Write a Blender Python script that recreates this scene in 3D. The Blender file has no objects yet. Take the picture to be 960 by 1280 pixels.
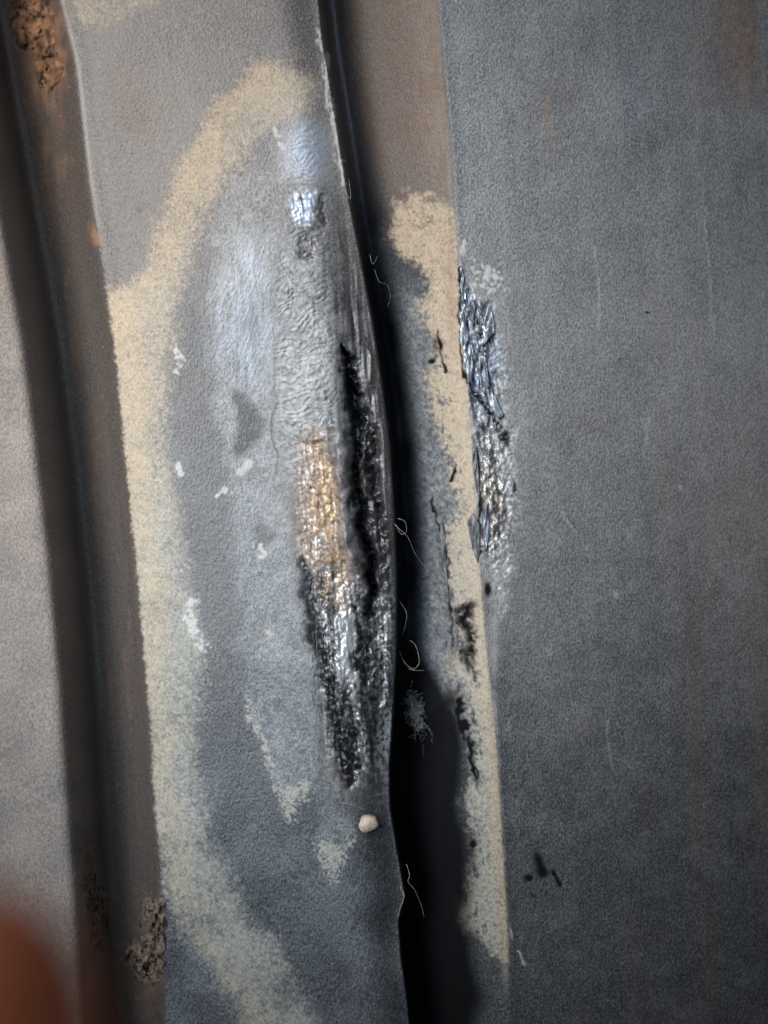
import bpy, bmesh, math, random
import numpy as np
from mathutils import Vector, noise as mnoise

# ------------------------------------------------------------------ camera, world, lamps, exposure
S = 0.0002            # metres per layout unit (the layout sheet is 960 x 1280 units = 192 x 256 mm of wall)
D = 0.30              # distance camera - wall face
sc = bpy.context.scene
cam_d = bpy.data.cameras.new('camera'); cam = bpy.data.objects.new('camera', cam_d)
sc.collection.objects.link(cam); sc.camera = cam
cam.location = (0, -D, 0); cam.rotation_euler = (math.radians(90), 0, 0)
cam_d.sensor_fit = 'VERTICAL'; cam_d.sensor_height = 36.0
cam_d.lens = 36.0 * D / (1280 * S)
cam_d.clip_start = 0.005; cam_d.clip_end = 20
cam_d.dof.use_dof = True; cam_d.dof.focus_distance = D + 0.001
cam_d.dof.aperture_fstop = cam_d.lens / 9.0
w = bpy.data.worlds.new('World'); sc.world = w; w.use_nodes = True
bg = w.node_tree.nodes['Background']; bg.inputs[0].default_value = (0.64, 0.64, 0.66, 1); bg.inputs[1].default_value = 0.07

def area(name, loc, target, sx, sy, watts, col):
    l = bpy.data.lights.new(name, 'AREA'); l.shape = 'RECTANGLE'; l.size = sx; l.size_y = sy; l.energy = watts; l.color = col
    o = bpy.data.objects.new(name, l); sc.collection.objects.link(o); o.location = loc
    o.rotation_euler = (Vector(target) - Vector(loc)).to_track_quat('-Z', 'Y').to_euler()
    return o
area('daylight_opening', (-0.20, -0.26, 0.18), (-0.03, 0, 0.05), 0.18, 0.22, 0.265, (1.0, 0.94, 0.865)).data.spread = math.radians(48)
area('cool_fill_lamp', (-0.15, -0.27, 0.01), (-0.04, 0, -0.035), 0.14, 0.16, 0.088, (0.68, 0.86, 1.0)).data.spread = math.radians(45)  # added cool fill, beam kept narrow so the lower right stays dark
area('sheen_lamp', (0.07, -0.33, 0.30), (0.05, 0, 0.055), 0.22, 0.12, 0.062, (0.62, 0.80, 1.0)).data.spread = math.radians(46)  # added lamp that gives the right rib its bluish sheen
sc.view_settings.view_transform = 'Standard'; sc.view_settings.look = 'None'
sc.view_settings.exposure = 0.0; sc.view_settings.gamma = 1.0; sc.view_settings.use_curve_mapping = False

# ------------------------------------------------------------------ raster toolbox (1 unit cells)
U0, V0, NW, NH = -240, -240, 1440, 1760
U, V = np.meshgrid(np.arange(NW, dtype=np.float32) + U0, np.arange(NH, dtype=np.float32) + V0)
_fx = np.fft.rfftfreq(NW)[None, :]; _fy = np.fft.fftfreq(NH)[:, None]

def fld(lx, ly=None, seed=0, ang=0.0):
    """gaussian random field, correlation lx across / ly along, turned by ang degrees; std 1"""
    ly = lx if ly is None else ly
    r = np.random.default_rng(seed).standard_normal((NH, NW)).astype(np.float32)
    a = math.radians(ang); kx = _fx * math.cos(a) + _fy * math.sin(a); ky = -_fx * math.sin(a) + _fy * math.cos(a)
    g = np.exp(-2 * math.pi ** 2 * 0.25 * ((kx * lx) ** 2 + (ky * ly) ** 2))
    f = np.fft.irfft2(np.fft.rfft2(r) * g, s=(NH, NW)).astype(np.float32)
    return (f - f.mean()) / f.std()
def unit(n): return 0.5 * (1 + np.tanh(0.8 * n))
def smooth(a, b, x):
    t = np.clip((x - a) / (b - a), 0, 1); return t * t * (3 - 2 * t)
def boxblur(a, r):
    r = int(round(r))
    if r < 1: return a
    for ax in (0, 1):
        for _ in range(2):
            p = [(0, 0), (0, 0)]; p[ax] = (r + 1, r)
            c = np.cumsum(np.pad(a, p, mode='edge'), axis=ax, dtype=np.float64)
            n = a.shape[ax]
            a = ((np.take(c, range(2 * r + 1, 2 * r + 1 + n), ax) - np.take(c, range(0, n), ax)) / (2 * r + 1)).astype(np.float32)
    return a
WX, WY = fld(14, seed=1), fld(14, seed=2)
WX2, WY2 = fld(4, seed=3), fld(4, seed=4)
def crop(pts, pad):
    xs = [p[0] for p in pts]; ys = [p[1] for p in pts]
    x0 = max(0, int(min(xs) - pad - U0)); x1 = min(NW, int(max(xs) + pad - U0) + 1)
    y0 = max(0, int(min(ys) - pad - V0)); y1 = min(NH, int(max(ys) + pad - V0) + 1)
    return slice(y0, y1), slice(x0, x1)
def warped(sl, rag, fine):
    return (U[sl] + rag * WX[sl] + fine * WX2[sl], V[sl] + rag * WY[sl] + fine * WY2[sl])
def poly(pts, soft=2, rag=4, fine=1.5):
    out = np.zeros((NH, NW), np.float32); sl = crop(pts, 3 * soft + 3 * rag + 6); x, y = warped(sl, rag, fine)
    m = np.zeros(x.shape, bool); n = len(pts)
    for i in range(n):
        x1, y1 = pts[i]; x2, y2 = pts[(i + 1) % n]
        if y1 == y2: continue
        m ^= ((y1 > y) != (y2 > y)) & (x < (x2 - x1) * (y - y1) / (y2 - y1) + x1)
    out[sl] = boxblur(m.astype(np.float32), soft); return out
def stroke(pts, wid, soft=1.5, rag=2, fine=0.8):
    """polyline; wid one number or one per point (half widths)"""
    ws = [wid] * len(pts) if not isinstance(wid, (list, tuple)) else wid
    out = np.zeros((NH, NW), np.float32); sl = crop(pts, max(ws) + soft + 3 * rag + 6); x, y = warped(sl, rag, fine)
    m = np.zeros(x.shape, np.float32)
    for i in range(len(pts) - 1):
        ax, ay = pts[i]; bx, by = pts[i + 1]; dx, dy = bx - ax, by - ay
        t = np.clip(((x - ax) * dx + (y - ay) * dy) / (dx * dx + dy * dy + 1e-6), 0, 1)
        dist = np.hypot(x - ax - t * dx, y - ay - t * dy); ww = ws[i] + t * (ws[i + 1] - ws[i])
        m = np.maximum(m, 1 - smooth(ww - soft, ww + soft, dist))
    out[sl] = m; return out
def blob(cx, cy, rx, ry, soft=0.5, rag=3):
    x, y = U + rag * WX, V + rag * WY
    return 1 - smooth(1 - soft, 1 + soft, np.hypot((x - cx) / rx, (y - cy) / ry))
def line(pts, r=25):
    ys = V[:, 0]; py = [p[1] for p in pts]; px = [p[0] for p in pts]
    s0 = (px[1] - px[0]) / (py[1] - py[0]); s1 = (px[-1] - px[-2]) / (py[-1] - py[-2])
    py = [-400] + py + [1700]; px = [px[0] + s0 * (-400 - py[1])] + px + [px[-1] + s1 * (1700 - py[-2])]
    v = np.interp(ys, py, px); k = np.ones(2 * r + 1) / (2 * r + 1)
    return np.convolve(np.pad(v, r, mode='reflect', reflect_type='odd'), k, 'valid').astype(np.float32)[:, None]

# ------------------------------------------------------------------ the creases of the pressed sheet
xA = line([(-35, 0), (0, 190), (20, 300), (42, 420), (60, 560), (76, 700), (88, 830), (97, 960), (105, 1080), (112, 1180), (118, 1280)])
xB = line([(75, 0), (95, 80), (112, 230), (128, 330), (145, 430), (157, 560), (168, 660), (178, 780), (188, 900), (193, 980), (200, 1080), (205, 1180), (207, 1280)], 15)
xC = line([(398, 0), (405, 60), (415, 120), (428, 200), (440, 270), (452, 330), (465, 400), (477, 480), (487, 560), (492, 640), (495, 720), (495, 800), (492, 880), (487, 960), (488, 1010), (498, 1070), (507, 1120), (498, 1150), (502, 1200), (508, 1240), (512, 1280)], 8)
xD = line([(548, 0), (555, 80), (565, 180), (570, 270), (573, 340), (575, 400), (582, 460), (588, 520), (592, 580), (596, 640), (600, 710), (605, 780), (612, 850), (620, 920), (625, 1000), (630, 1080), (634, 1150), (637, 1220), (640, 1280)], 20)
gw = xD - xC

# depth behind the wall face, in units (negative = towards the camera)
FL = 84.0
tl = smooth(0, 1, (U - (xA - 16)) / 46)                       # left rib rolls over into the left groove
d = -46 + (FL + 46) * tl
tb = np.clip((xB - U) / np.maximum(xB - xA - 34, 20), 0, 1)
d_rise = FL * (1 - (1 - tb) ** 1.5)
smin = lambda a, b, k: -k * np.logaddexp(-a / k, -b / k)
d = np.minimum(smin(d, d_rise, 9.0), d_rise)
tm = np.clip((U - xB) / (xC - xB), 0, 1)
dm = -9 * np.sin(math.pi * tm) + 20 * smooth(0.80, 1.0, tm) ** 2 + 5 * smooth(0.08, 0.0, tm)
dm += -13 * blob(432, 650, 66, 330, 0.8, 0)                    # the bulge round the burst weld
d = np.where(U >= xB, dm, d)
FL2 = 116.0
tc = np.maximum(U - xC, 0)
drop = 20 + (FL2 + 10) * (1 - np.exp(-tc / 8.0))
tw = np.clip((U - (xC + 0.14 * gw)) / (0.86 * gw), 0, 1)
wall = FL2 * (1 - smooth(0, 1, tw) * .3 - tw * .7) ** 1.35
d = np.where(U >= xC, np.minimum(smin(drop, wall, 10.0), wall), d)
ur = U - xD
dr = 3.0 * (1 - np.exp(-np.maximum(ur, 0) / 6)) + 0.02 * ur + 0.00055 * np.maximum(ur, 0) ** 2 - .00000038 * np.maximum(ur, 0) ** 3
d = np.where(ur >= 0, dr, d)
d = d.astype(np.float32)
# soften the pressed bends a little (not the broken edge C)
ds = boxblur(d, 3); dss = boxblur(d, 9)
nearC = np.exp(-((U - xC) / 14) ** 2); nearA = smooth(xB - 25, xB - 40, U)
nearA = np.maximum(nearA, smooth(16, 34, U - xC) * smooth(10, 24, xD - U))
nearB = np.exp(-((U - xB) / 14) ** 2); ds = ds * (1 - nearB) + boxblur(d, 5) * nearB
d = ds * (1 - nearC) + d * nearC; d = d * (1 - nearA) + dss * nearA
st = lambda e: smooth(-1.3, 1.3, U - e)
inL = 1 - st(xB); inM = st(xB) * (1 - st(xC)); inG = st(xC) * (1 - st(xD)); inR = st(xD)

N1, N15, N2, N3, N6 = fld(1.6, seed=21), fld(2.2, seed=22), fld(3, seed=23), fld(5, seed=24), fld(9, seed=25)
N20, N60 = fld(28, seed=26), fld(80, seed=27)
NV = fld(2.2, 26, 28, -4); NV2 = fld(7, 120, 29, -4); NVb = fld(24, 260, 30, -4)
def speck(cov, n, k): return np.clip((cov - unit(n)) * k + 0.5, 0, 1) * (cov > 0.01)

# ------------------------------------------------------------------ paint, primer, bare steel, rust, tar: masks of the layers, some with light and shade painted in
# beige primer crescent on the middle rib
out_l = [(402, 98), (372, 96), (330, 84), (300, 104), (268, 126), (244, 172), (226, 218), (206, 268), (190, 318), (166, 352), (120, 372), (100, 500), (130, 800), (150, 1000), (196, 1040), (212, 1140), (240, 1178), (268, 1216), (292, 1262), (310, 1330)]
inn = [(420, 1330), (402, 1280), (372, 1205), (350, 1172), (328, 1142), (302, 1110), (281, 1070), (264, 1010), (256, 960), (252, 905), (258, 858), (260, 800), (243, 740), (234, 662), (226, 610), (222, 560), (223, 440), (230, 390), (246, 340), (270, 270), (300, 205), (340, 158), (402, 140)]
inMb = smooth(-5, 3, U - xB + .5 * N2) * (1 - st(xC))
crescent = poly(out_l + inn, 9, 4, 2) * inMb
cres_core = poly([(x - 4, y) for x, y in out_l] + [(x - 24, y + 4) for x, y in inn], 18, 6, 2) * inMb
lowfade = smooth(700, 1050, V)
mid_core = poly([(x - 2, y) for x, y in out_l] + [(x - 10, y + 2) for x, y in inn], 10, 5, 2) * inMb
cov = (.34 * crescent + .30 * mid_core + .42 * cres_core) * (1 - 0.20 * lowfade) + .06 * crescent * N6 - .22 * crescent * smooth(.4, 2.0, .9 * N20 + .5 * N6)
top_l = poly([(78, -20), (215, -20), (190, 6), (150, 30), (128, 38), (104, 36)], 6, 4) * inM
cov = np.maximum(cov, 0.75 * top_l)
beige = np.clip(smooth(.06, .97, cov + (cov > .02) * (.06 * N2 + .10 * N1 + .06 * N20)) * (0.84 + .10 * N1 + .06 * N3 + .05 * N20), 0, 1)
thin = poly([(345, 985), (362, 1022), (372, 1030), (384, 990), (392, 975), (366, 975)], 4, 3) * 0.75
thin = np.maximum(thin, poly([(398, 1045), (402, 1075), (412, 1098), (424, 1098), (432, 1060), (440, 1040), (420, 1062)], 4, 3) * 0.75)
thin = np.maximum(thin, stroke([(308, 868), (318, 900), (332, 940), (348, 985), (366, 1024)], [2, 4, 5, 7, 4], 3) * 0.5)
thin = np.maximum(thin, blob(340, 795, 6, 9, 0.4) * .8)
beige = np.maximum(beige, speck(thin, N1 + .3 * N2, 2.4))
# beige on the groove's right flank
bl = [(476, 250), (505, 236), (530, 232), (560, 240), (572, 262), (900, 300), (900, 1195), (638, 1205), (610, 1192), (590, 1170), (570, 1150), (562, 1140), (574, 1100), (578, 1060), (572, 1000), (584, 940), (572, 890), (552, 862), (560, 800), (556, 760), (552, 700), (546, 662), (560, 648), (574, 630), (556, 610), (553, 560), (540, 540), (532, 505), (528, 470), (538, 430), (526, 408), (512, 388), (532, 352), (520, 330), (500, 320), (480, 300)]
gb = poly(bl, 5, 3, 2.5) * inG
gcore = poly([(x + (14 if 300 < y < 1140 and x < 600 else 0), y) for x, y in bl], 9, 3, 2) * inG
gcov = gb * (0.5 + 0.55 * gcore) * (1 - 0.12 * smooth(700, 1000, V))
gcov *= smooth(215, 300, V + 14 * N6 + .5 * (560 - U))
gcov -= .45 * gb * smooth(.5, 1.9, .9 * N6 + .6 * N3 + .5 * NV) * smooth(380, 480, V) * smooth(6, 30, xD - U)
gcov *= 1 - 0.75 * smooth(505, 480, U) * (V < 360)
beige = np.maximum(beige, np.clip(smooth(.16, .98, gcov + (gcov > .02) * (.10 * N2 + .12 * N1)) * (0.84 + .10 * N1 + .05 * N3), 0, 1))
flank_rust = .42 * inG * np.exp(-((U - (xD - 11)) / 8) ** 2) * smooth(500, 380, V) * unit(NV + .6)
edgeD = np.exp(-((U - (xD - 4)) / 5) ** 2) * smooth(250, 300, V) * smooth(1260, 1160, V)
beige = np.maximum(beige, 0.8 * edgeD * unit(N3 + 1.2))
warm_band = np.maximum(poly(out_l + [(x + 34, y + 10) for x, y in out_l[::-1]], 12, 6, 2), poly([(x - 4, y) for x, y in [(100, 340), (140, 480), (160, 700), (180, 900), (196, 1060), (226, 1060), (214, 900), (200, 700), (190, 480), (170, 340)]], 12, 6, 2))
beigecool = np.where(U < xC, (1 - warm_band) * (.55 + .45 * smooth(450, 800, V)) + .35 * warm_band * smooth(600, 1000, V), smooth(560, 1000, V + 30 * N20) * .9 * smooth(2, 26, xD - U))

# keyed (sanded) light grey zone left of the weld
sand_light = poly([(300, 200), (270, 280), (262, 350), (262, 430), (270, 520), (282, 600), (288, 690), (300, 770), (308, 860), (322, 915), (346, 985), (362, 1010), (380, 985), (396, 985), (402, 1050), (412, 1090), (424, 1088), (440, 1030), (420, 985), (404, 900), (380, 760), (362, 640), (350, 560), (348, 400), (356, 300), (372, 200), (400, 150), (350, 160)], 6, 4, 1.5) * inM
sand_lightU = sand_light * (0.43 + 0.07 * N6 + 0.10 * N2 + .06 * N20)
hole = np.clip(poly([(288, 492), (306, 490), (322, 508), (330, 530), (326, 552), (308, 570), (294, 572), (292, 552), (302, 534), (294, 512)], 3, 2) + poly([(312, 655), (330, 650), (338, 672), (326, 694), (312, 690), (318, 672)], 3, 3) * .7 + poly([(295, 640), (286, 700), (296, 760), (300, 700)], 5, 3) * .3, 0, 1)
sand_lightU *= 1 - 0.85 * hole
sand_lightU = np.maximum(sand_lightU, .60 * inG * smooth(.18, .45, (U - xC) / gw) * smooth(330, 400, V) * smooth(980, 820, V) * (.8 + .25 * N2))  # lit sheen of the groove flank, painted as lighter grey
sand_lightU = np.maximum(sand_lightU, .16 * inM * smooth(430, 120, V) * (1 - crescent))
sand_lightU = np.maximum(sand_lightU, 0.30 * poly([(300, 104), (420, 98), (432, 200), (448, 290), (356, 300), (300, 200)], 10, 4) * inM)
weldfade = poly([(372, 150), (352, 300), (344, 420), (345, 560), (366, 620), (372, 700), (388, 760), (404, 900), (414, 990), (452, 1010), (488, 1000), (496, 800), (488, 560), (468, 400), (440, 260), (420, 150)], 5, 3, 2) * inM
sand_lightU = np.maximum(sand_lightU, weldfade * smooth(640, 480, V) * (0.36 + .10 * N3) * (.35 + .65 * smooth(440, 396, U - 0.12 * (V - 500))))
sand_lightU = np.maximum(sand_lightU, 0.30 * smooth(950, 1100, V) * inM * unit(N20 + .4 * N2))
sand_lightU = np.maximum(sand_lightU, inR * (.50 * smooth(1200, 200, V) * (1 + .1 * smooth(720, 960, U)) + .03 * NV2 * smooth(1200, 600, V) + .04 * N20 + .03 * N6))  # right rib paler towards the top: falloff of light painted into the colour

# bare steel, with bluish sheens painted in as steel
bare = np.zeros((NH, NW), np.float32)
gold = np.zeros_like(bare); soot_shade = np.zeros_like(bare); white = np.zeros_like(bare)
gl = poly([(378, 542), (412, 540), (418, 575), (424, 620), (436, 690), (444, 745), (432, 770), (404, 768), (388, 730), (376, 690), (366, 630), (372, 580)], 5, 4, 2) * inM
low = poly([(388, 700), (444, 720), (470, 760), (494, 720), (494, 800), (490, 900), (484, 1000), (456, 1014), (434, 992), (418, 960), (404, 900), (392, 800)], 6, 4, 3) * inM * (1 - .9 * smooth(920, 1005, V + 8 * N6))
glint1 = poly([(367, 244), (382, 236), (396, 240), (399, 262), (393, 282), (380, 290), (370, 280), (365, 262)], 4, 3, 2.5)
glint_ring = np.clip(poly([(360, 238), (380, 226), (402, 230), (412, 262), (408, 290), (392, 316), (374, 318), (366, 292), (358, 264)], 4, 2, 2) - glint1, 0, 1) * smooth(-24, 16, (U - 382) * .6 + (V - 262) * .5)
blue_sheen = poly([(300, 300), (346, 290), (350, 400), (346, 500), (330, 490), (300, 486), (270, 470), (268, 400), (282, 330)], 16, 6) * inM  # sky sheen on the sanded paint, painted as bluish metal
top = poly([(362, 150), (402, 150), (414, 200), (400, 232), (360, 226), (352, 200)], 12, 4) * inM  # a second bluish sheen painted in, higher up the rib
bare = np.maximum.reduce([bare, gl * np.clip(0.19 + .26 * N1 + .26 * fld(2, 18, 64, -6) + .25 * stroke([(404, 560), (414, 620), (424, 690), (434, 740)], [8, 9, 9, 8], 7, 2, 1), 0, .9), low * np.maximum(speck(0.52 + 0 * U, 0.7 * N1 + .5 * N2 + .5 * NV, 3), .9 * stroke([(428, 720), (436, 790), (436, 850), (440, 900), (446, 940)], [10, 12, 8, 6, 3], 6, 3, 2) * unit(.8 + N1 + .5 * NV)), .8 * glint1 * unit(1.2 + N2), 0.22 * blue_sheen * (.8 + .25 * NV), 0.45 * top, weldfade * 0.22 * unit(N2 + .5 * N3) * smooth(446, 400, U - 0.1 * (V - 500))])
gold = gl * np.clip(0.42 + 0.58 * poly([(392, 560), (414, 560), (426, 640), (440, 720), (426, 745), (414, 690), (402, 640)], 8, 4) + .2 * N3, 0, 1)

# tar / charred filler
crack = stroke([(428, 432), (434, 452), (440, 478), (446, 505), (448, 540), (449, 580), (448, 620), (453, 660), (462, 700), (468, 732), (462, 770)], [2, 4, 6, 7.5, 6, 4.5, 5, 5.5, 7.5, 6, 3], 3.5, 2, 1.2)
crack2 = stroke([(434, 470), (452, 510), (462, 540), (468, 600), (472, 640)], [2, 6, 8, 5, 2], 4, 2, 1.2)
lip = stroke([(424, 545), (428, 590), (434, 640), (440, 680), (450, 710), (458, 740)], [10, 11, 10, 11, 10, 5], 7, 1.5, 0.5)
lip_r = stroke([(458, 545), (462, 600), (470, 650), (478, 700), (482, 760)], [8, 9, 8, 6, 4], 4, 2, 1)
tar = np.maximum.reduce([
    stroke([(380, 702), (386, 735), (390, 775), (402, 820), (412, 860), (420, 890), (428, 930), (440, 975)], [6, 9, 9, 10, 11, 11, 12, 10], 5, 2, 1.2),
    stroke([(446, 760), (450, 800), (448, 840), (458, 868), (476, 876)], [4, 6, 7, 6, 3], 3, 3, 2),
    stroke([(458, 800), (460, 850)], 4, 3, 2, 2), stroke([(430, 860), (440, 900), (444, 960)], [6, 8, 9], 5, 4, 3)])
smear = fld(7, 46, 62, -6)
tarspk = low * np.clip(speck(0.58 + 0.08 * smooth(760, 900, V), 1.0 * smear + .35 * N2 + .35 * NV, 2.4) + .25 * unit(N1), 0, 1) * (1 - .8 * stroke([(428, 720), (436, 790), (436, 850), (440, 900), (446, 940)], [10, 12, 8, 6, 3], 6, 3, 2))
tarspk = np.maximum(tarspk, low * np.clip(.62 + .22 * N1 + .15 * NV, 0, 1) * (1 - .75 * stroke([(428, 720), (436, 790), (436, 850), (440, 900), (446, 940)], [10, 12, 8, 6, 3], 6, 3, 2)))
tarspk = np.maximum(tarspk, .6 * gl * speck(.30 + 0 * U, .8 * N1 + .7 * N2, 3))
g1t = np.clip(.8 * glint_ring * unit(1.2 * N2 + .9) + stroke([(388, 290), (378, 304), (384, 316)], 6, 4, 3, 2) + stroke([(402, 250), (406, 272), (398, 288)], 4, 3, 3, 2), 0, 1) * .9
soot_shade = np.maximum.reduce([crack, crack2 * .9, tar * unit(2.6 + N2), tarspk * .9, g1t * unit(N2 + .8), lip * .30 * unit(N6 + .5), lip_r * .75 * unit(N3 + .5), np.clip(.72 * stroke([(436, 440), (446, 500), (456, 560), (462, 640), (470, 710), (470, 780)], [6, 13, 18, 20, 20, 20], 8, 3, 1) * (.75 + .25 * NV), 0, .9) * (1 - .75 * lip)])
drip = poly([(400, 880), (424, 905), (440, 960), (452, 1000), (432, 1004), (414, 960), (402, 930)], 5, 4, 2)
edge_lo = poly([(420, 940), (486, 940), (488, 1010), (505, 1090), (512, 1140), (498, 1170), (470, 1120), (450, 1030), (424, 990)], 12, 5, 2) * inM
soot_shade = np.maximum.reduce([soot_shade, .7 * drip * unit(N2 + .6), .55 * edge_lo * unit(1.0 * N2 + .2), .6 * poly([(410, 900), (486, 900), (486, 1000), (470, 1022), (440, 1016), (420, 980)], 9, 4, 2) * inM * unit(N2 + .5 * NV + .4)])
soot_shade = np.maximum(soot_shade, .42 * inM * stroke([(408, 300), (416, 380), (428, 460), (440, 540)], [10, 17, 18, 12], 11, 3, 1) * unit(1.1 * NV + .5 * N2 + .2))
soot_shade = np.maximum(soot_shade, .38 * inM * stroke([(380, 560), (370, 620), (374, 680), (386, 740)], [5, 8, 9, 8], 9, 3, 1) * unit(N2 + .5))
soot_shade = np.maximum(soot_shade, inM * boxblur(weldfade, 6) * (1 - .8 * gl) * smooth(200, 330, V) * np.clip(.26 + .14 * NV + .10 * N6 + .08 * N1, 0, .7))
stitch = weldfade * smooth(430, 470, U - 0.12 * (V - 560)) * smooth(250, 420, V)
soot_shade = np.maximum(soot_shade, 0.75 * stitch * speck(0.42 + 0 * U, NV + .4 * N1, 2.5))
weave = 0.5 + 0.5 * np.sin((V + 0.25 * (U - 380) + 5 * WY + 1.2 * N3 + .0022 * (U - 395) ** 2) * 2 * math.pi / 7.6)
weave2 = 0.5 + 0.5 * np.sin((V - 0.9 * U + 7 * WX + 2 * N3) * 2 * math.pi / 7.5)
wv = weldfade * smooth(900, 560, V) * smooth(448, 400, U - 0.1 * (V - 500))
soot_shade = np.maximum(soot_shade, 0.34 * wv * smooth(.5, .95, weave) * unit(N3 + .3))
soot_shade = np.maximum(soot_shade, 0.5 * np.exp(-((U - (343 + 0.02 * (V - 450) + 2 * WX)) / 1.3) ** 2) * smooth(430, 480, V) * smooth(640, 580, V))
# black tar on the groove flank
gt = np.maximum.reduce([
    poly([(548, 862), (556, 848), (566, 852), (572, 870), (572, 888), (584, 910), (578, 930), (566, 985), (572, 1050), (560, 1130), (540, 1180), (506, 1240), (500, 900)], 9, 5, 3),
    poly([(568, 760), (590, 756), (600, 790), (598, 830), (592, 850), (582, 820), (572, 790)], 3, 4, 3) * speck(.66 + 0 * U, N2 + .5 * N3, 3),
    stroke([(572, 880), (582, 902), (588, 925)], [7, 6, 3], 3, 3, 2), stroke([(552, 650), (556, 700), (562, 760), (566, 830)], [4, 5, 5, 6], 4, 3, 3) * .6 * unit(N2 + NV), stroke([(578, 770), (586, 810), (592, 850)], [8, 9, 5], 4, 4, 3) * unit(N2 + .8 * NV + .3),
    stroke([(588, 920), (587, 945), (592, 966), (596, 975)], [2, 3, 3, 1], 1.5, 1, 1), stroke([(589, 950), (597, 965), (598, 972)], 1.4, 1, 1, .5),
    blob(590, 1055, 5, 6, .4, 1), blob(547, 430, 9, 14, .5, 3) * .8 * unit(N2 + .4), blob(540, 451, 5, 4, .4, 1), stroke([(549, 412), (553, 440), (556, 465)], 1.6, 1, 2, 1),
    stroke([(552, 652), (556, 690), (560, 735)], [1, 1.6, 1], 1, 1, .5), stroke([(565, 600), (569, 590), (571, 582)], [3, 2, 1], 1, 1, .5), stroke([(541, 622), (558, 690), (561, 700), (559, 720), (564, 760), (566, 810)], 1.5, 1, 1.5, .8)])
soot_shade = np.maximum(soot_shade, gt * inG)
floor_tar_shade = inG * smooth(150, 350, V) * smooth(0.36, 0.12, (U - xC) / gw + .03 * N20 - .46 * smooth(790, 910, V))  # black tar on the groove floor, with the groove's shade painted in
soot_shade = np.maximum(soot_shade, 0.98 * floor_tar_shade)
soot_shade = np.maximum(soot_shade, .30 * hole * unit(N2 + 1))
soot_shade = np.maximum(soot_shade, .55 * blob(463, 1036, 17, 14, .5, 2) * unit(N2 + .5))
# chips on the right rib
soot_shade = np.maximum.reduce([soot_shade, poly([(668, 1060), (674, 1064), (684, 1082), (688, 1096), (672, 1098)], 1.5, .6, 1), blob(660, 1097, 6, 5, .4, 1), stroke([(692, 1090), (700, 1106)], [3, 2.5], 1.5, 1), stroke([(664, 1118), (672, 1122)], 1.2, 1, .6), blob(809, 391, 2.5, 2, .4, .4)])

# the scrape on the right rib's edge
scr = poly([(571, 330), (580, 338), (590, 372), (606, 372), (618, 396), (622, 420), (628, 450), (634, 500), (642, 560), (650, 605), (648, 640), (640, 690), (634, 750), (624, 790), (618, 740), (606, 706), (600, 680), (594, 600), (586, 520), (578, 460), (572, 400)], 4, 3, 3) * inR
scr_core = poly([(573, 330), (582, 344), (590, 374), (606, 376), (616, 396), (618, 420), (614, 450), (622, 500), (630, 540), (630, 600), (634, 640), (626, 690), (616, 704), (604, 690), (598, 600), (590, 520), (580, 470), (574, 400)], 3, 2, 2) * inR
tear = 1 - np.abs(fld(5, 22, 40, -12)) * 0.9; tear = np.clip(tear, -1, 1)
tear2 = 1 - np.abs(fld(7, 12, 41, 20)); fineT = fld(2.2, 5, 42, -8)
lowS = smooth(520, 600, V)
tearv = np.clip(1 - np.abs(fld(4.5, 30, 65, -3)) * .9, -1, 1)
ridge = tear * (1 - lowS) + (0.30 * tear + 0.50 * tearv + .2 * tear2) * lowS
bare = np.maximum(bare, scr_core * np.clip(0.36 + .3 * fineT + .12 * N1, 0, 1))
bare = np.maximum(bare, scr * speck(.36 + 0 * U, N2 + .5 * N1, 2.5) * .6)
creases = scr_core * smooth(0.86, 0.98, ridge) * unit(N6 + .6)
soot_shade = np.maximum.reduce([soot_shade, np.maximum(creases * .95, scr_core * .8 * speck(.40 + .1 * smooth(560, 420, V), fld(2.4, 9, 60, -10) + .4 * N1, 2.5)),
    stroke([(574, 338), (578, 380), (576, 420), (582, 470), (590, 490), (600, 496), (612, 512), (626, 530), (634, 545)], [2, 1.6, 1.5, 2, 2.4, 2.6, 2.6, 2.4, 1.5], 1.2, 1.5, 1),
    stroke([(590, 378), (597, 405), (600, 425), (608, 425)], [1, 2, 2, 1], 1.2, 1.5, 1), stroke([(592, 560), (598, 590), (600, 640), (602, 690)], [2, 3, 2, 3], 1.5, 1.5, 1), stroke([(612, 598), (618, 590)], 1.5, 1), blob(608, 738, 5, 10, .4, 2), blob(633, 545, 5, 9, .4, 2), blob(646, 605, 3, 8, .4, 2)])
gold = np.maximum(gold, scr_core * lowS * .40 * unit(N6 + .3))
gold = np.maximum(gold, blob(604, 629, 4, 6, .4, .6) + .7 * blob(611, 608, 2.5, 8, .5, 1) + .6 * blob(600, 435, 2, 5, .5, 1))
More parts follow.
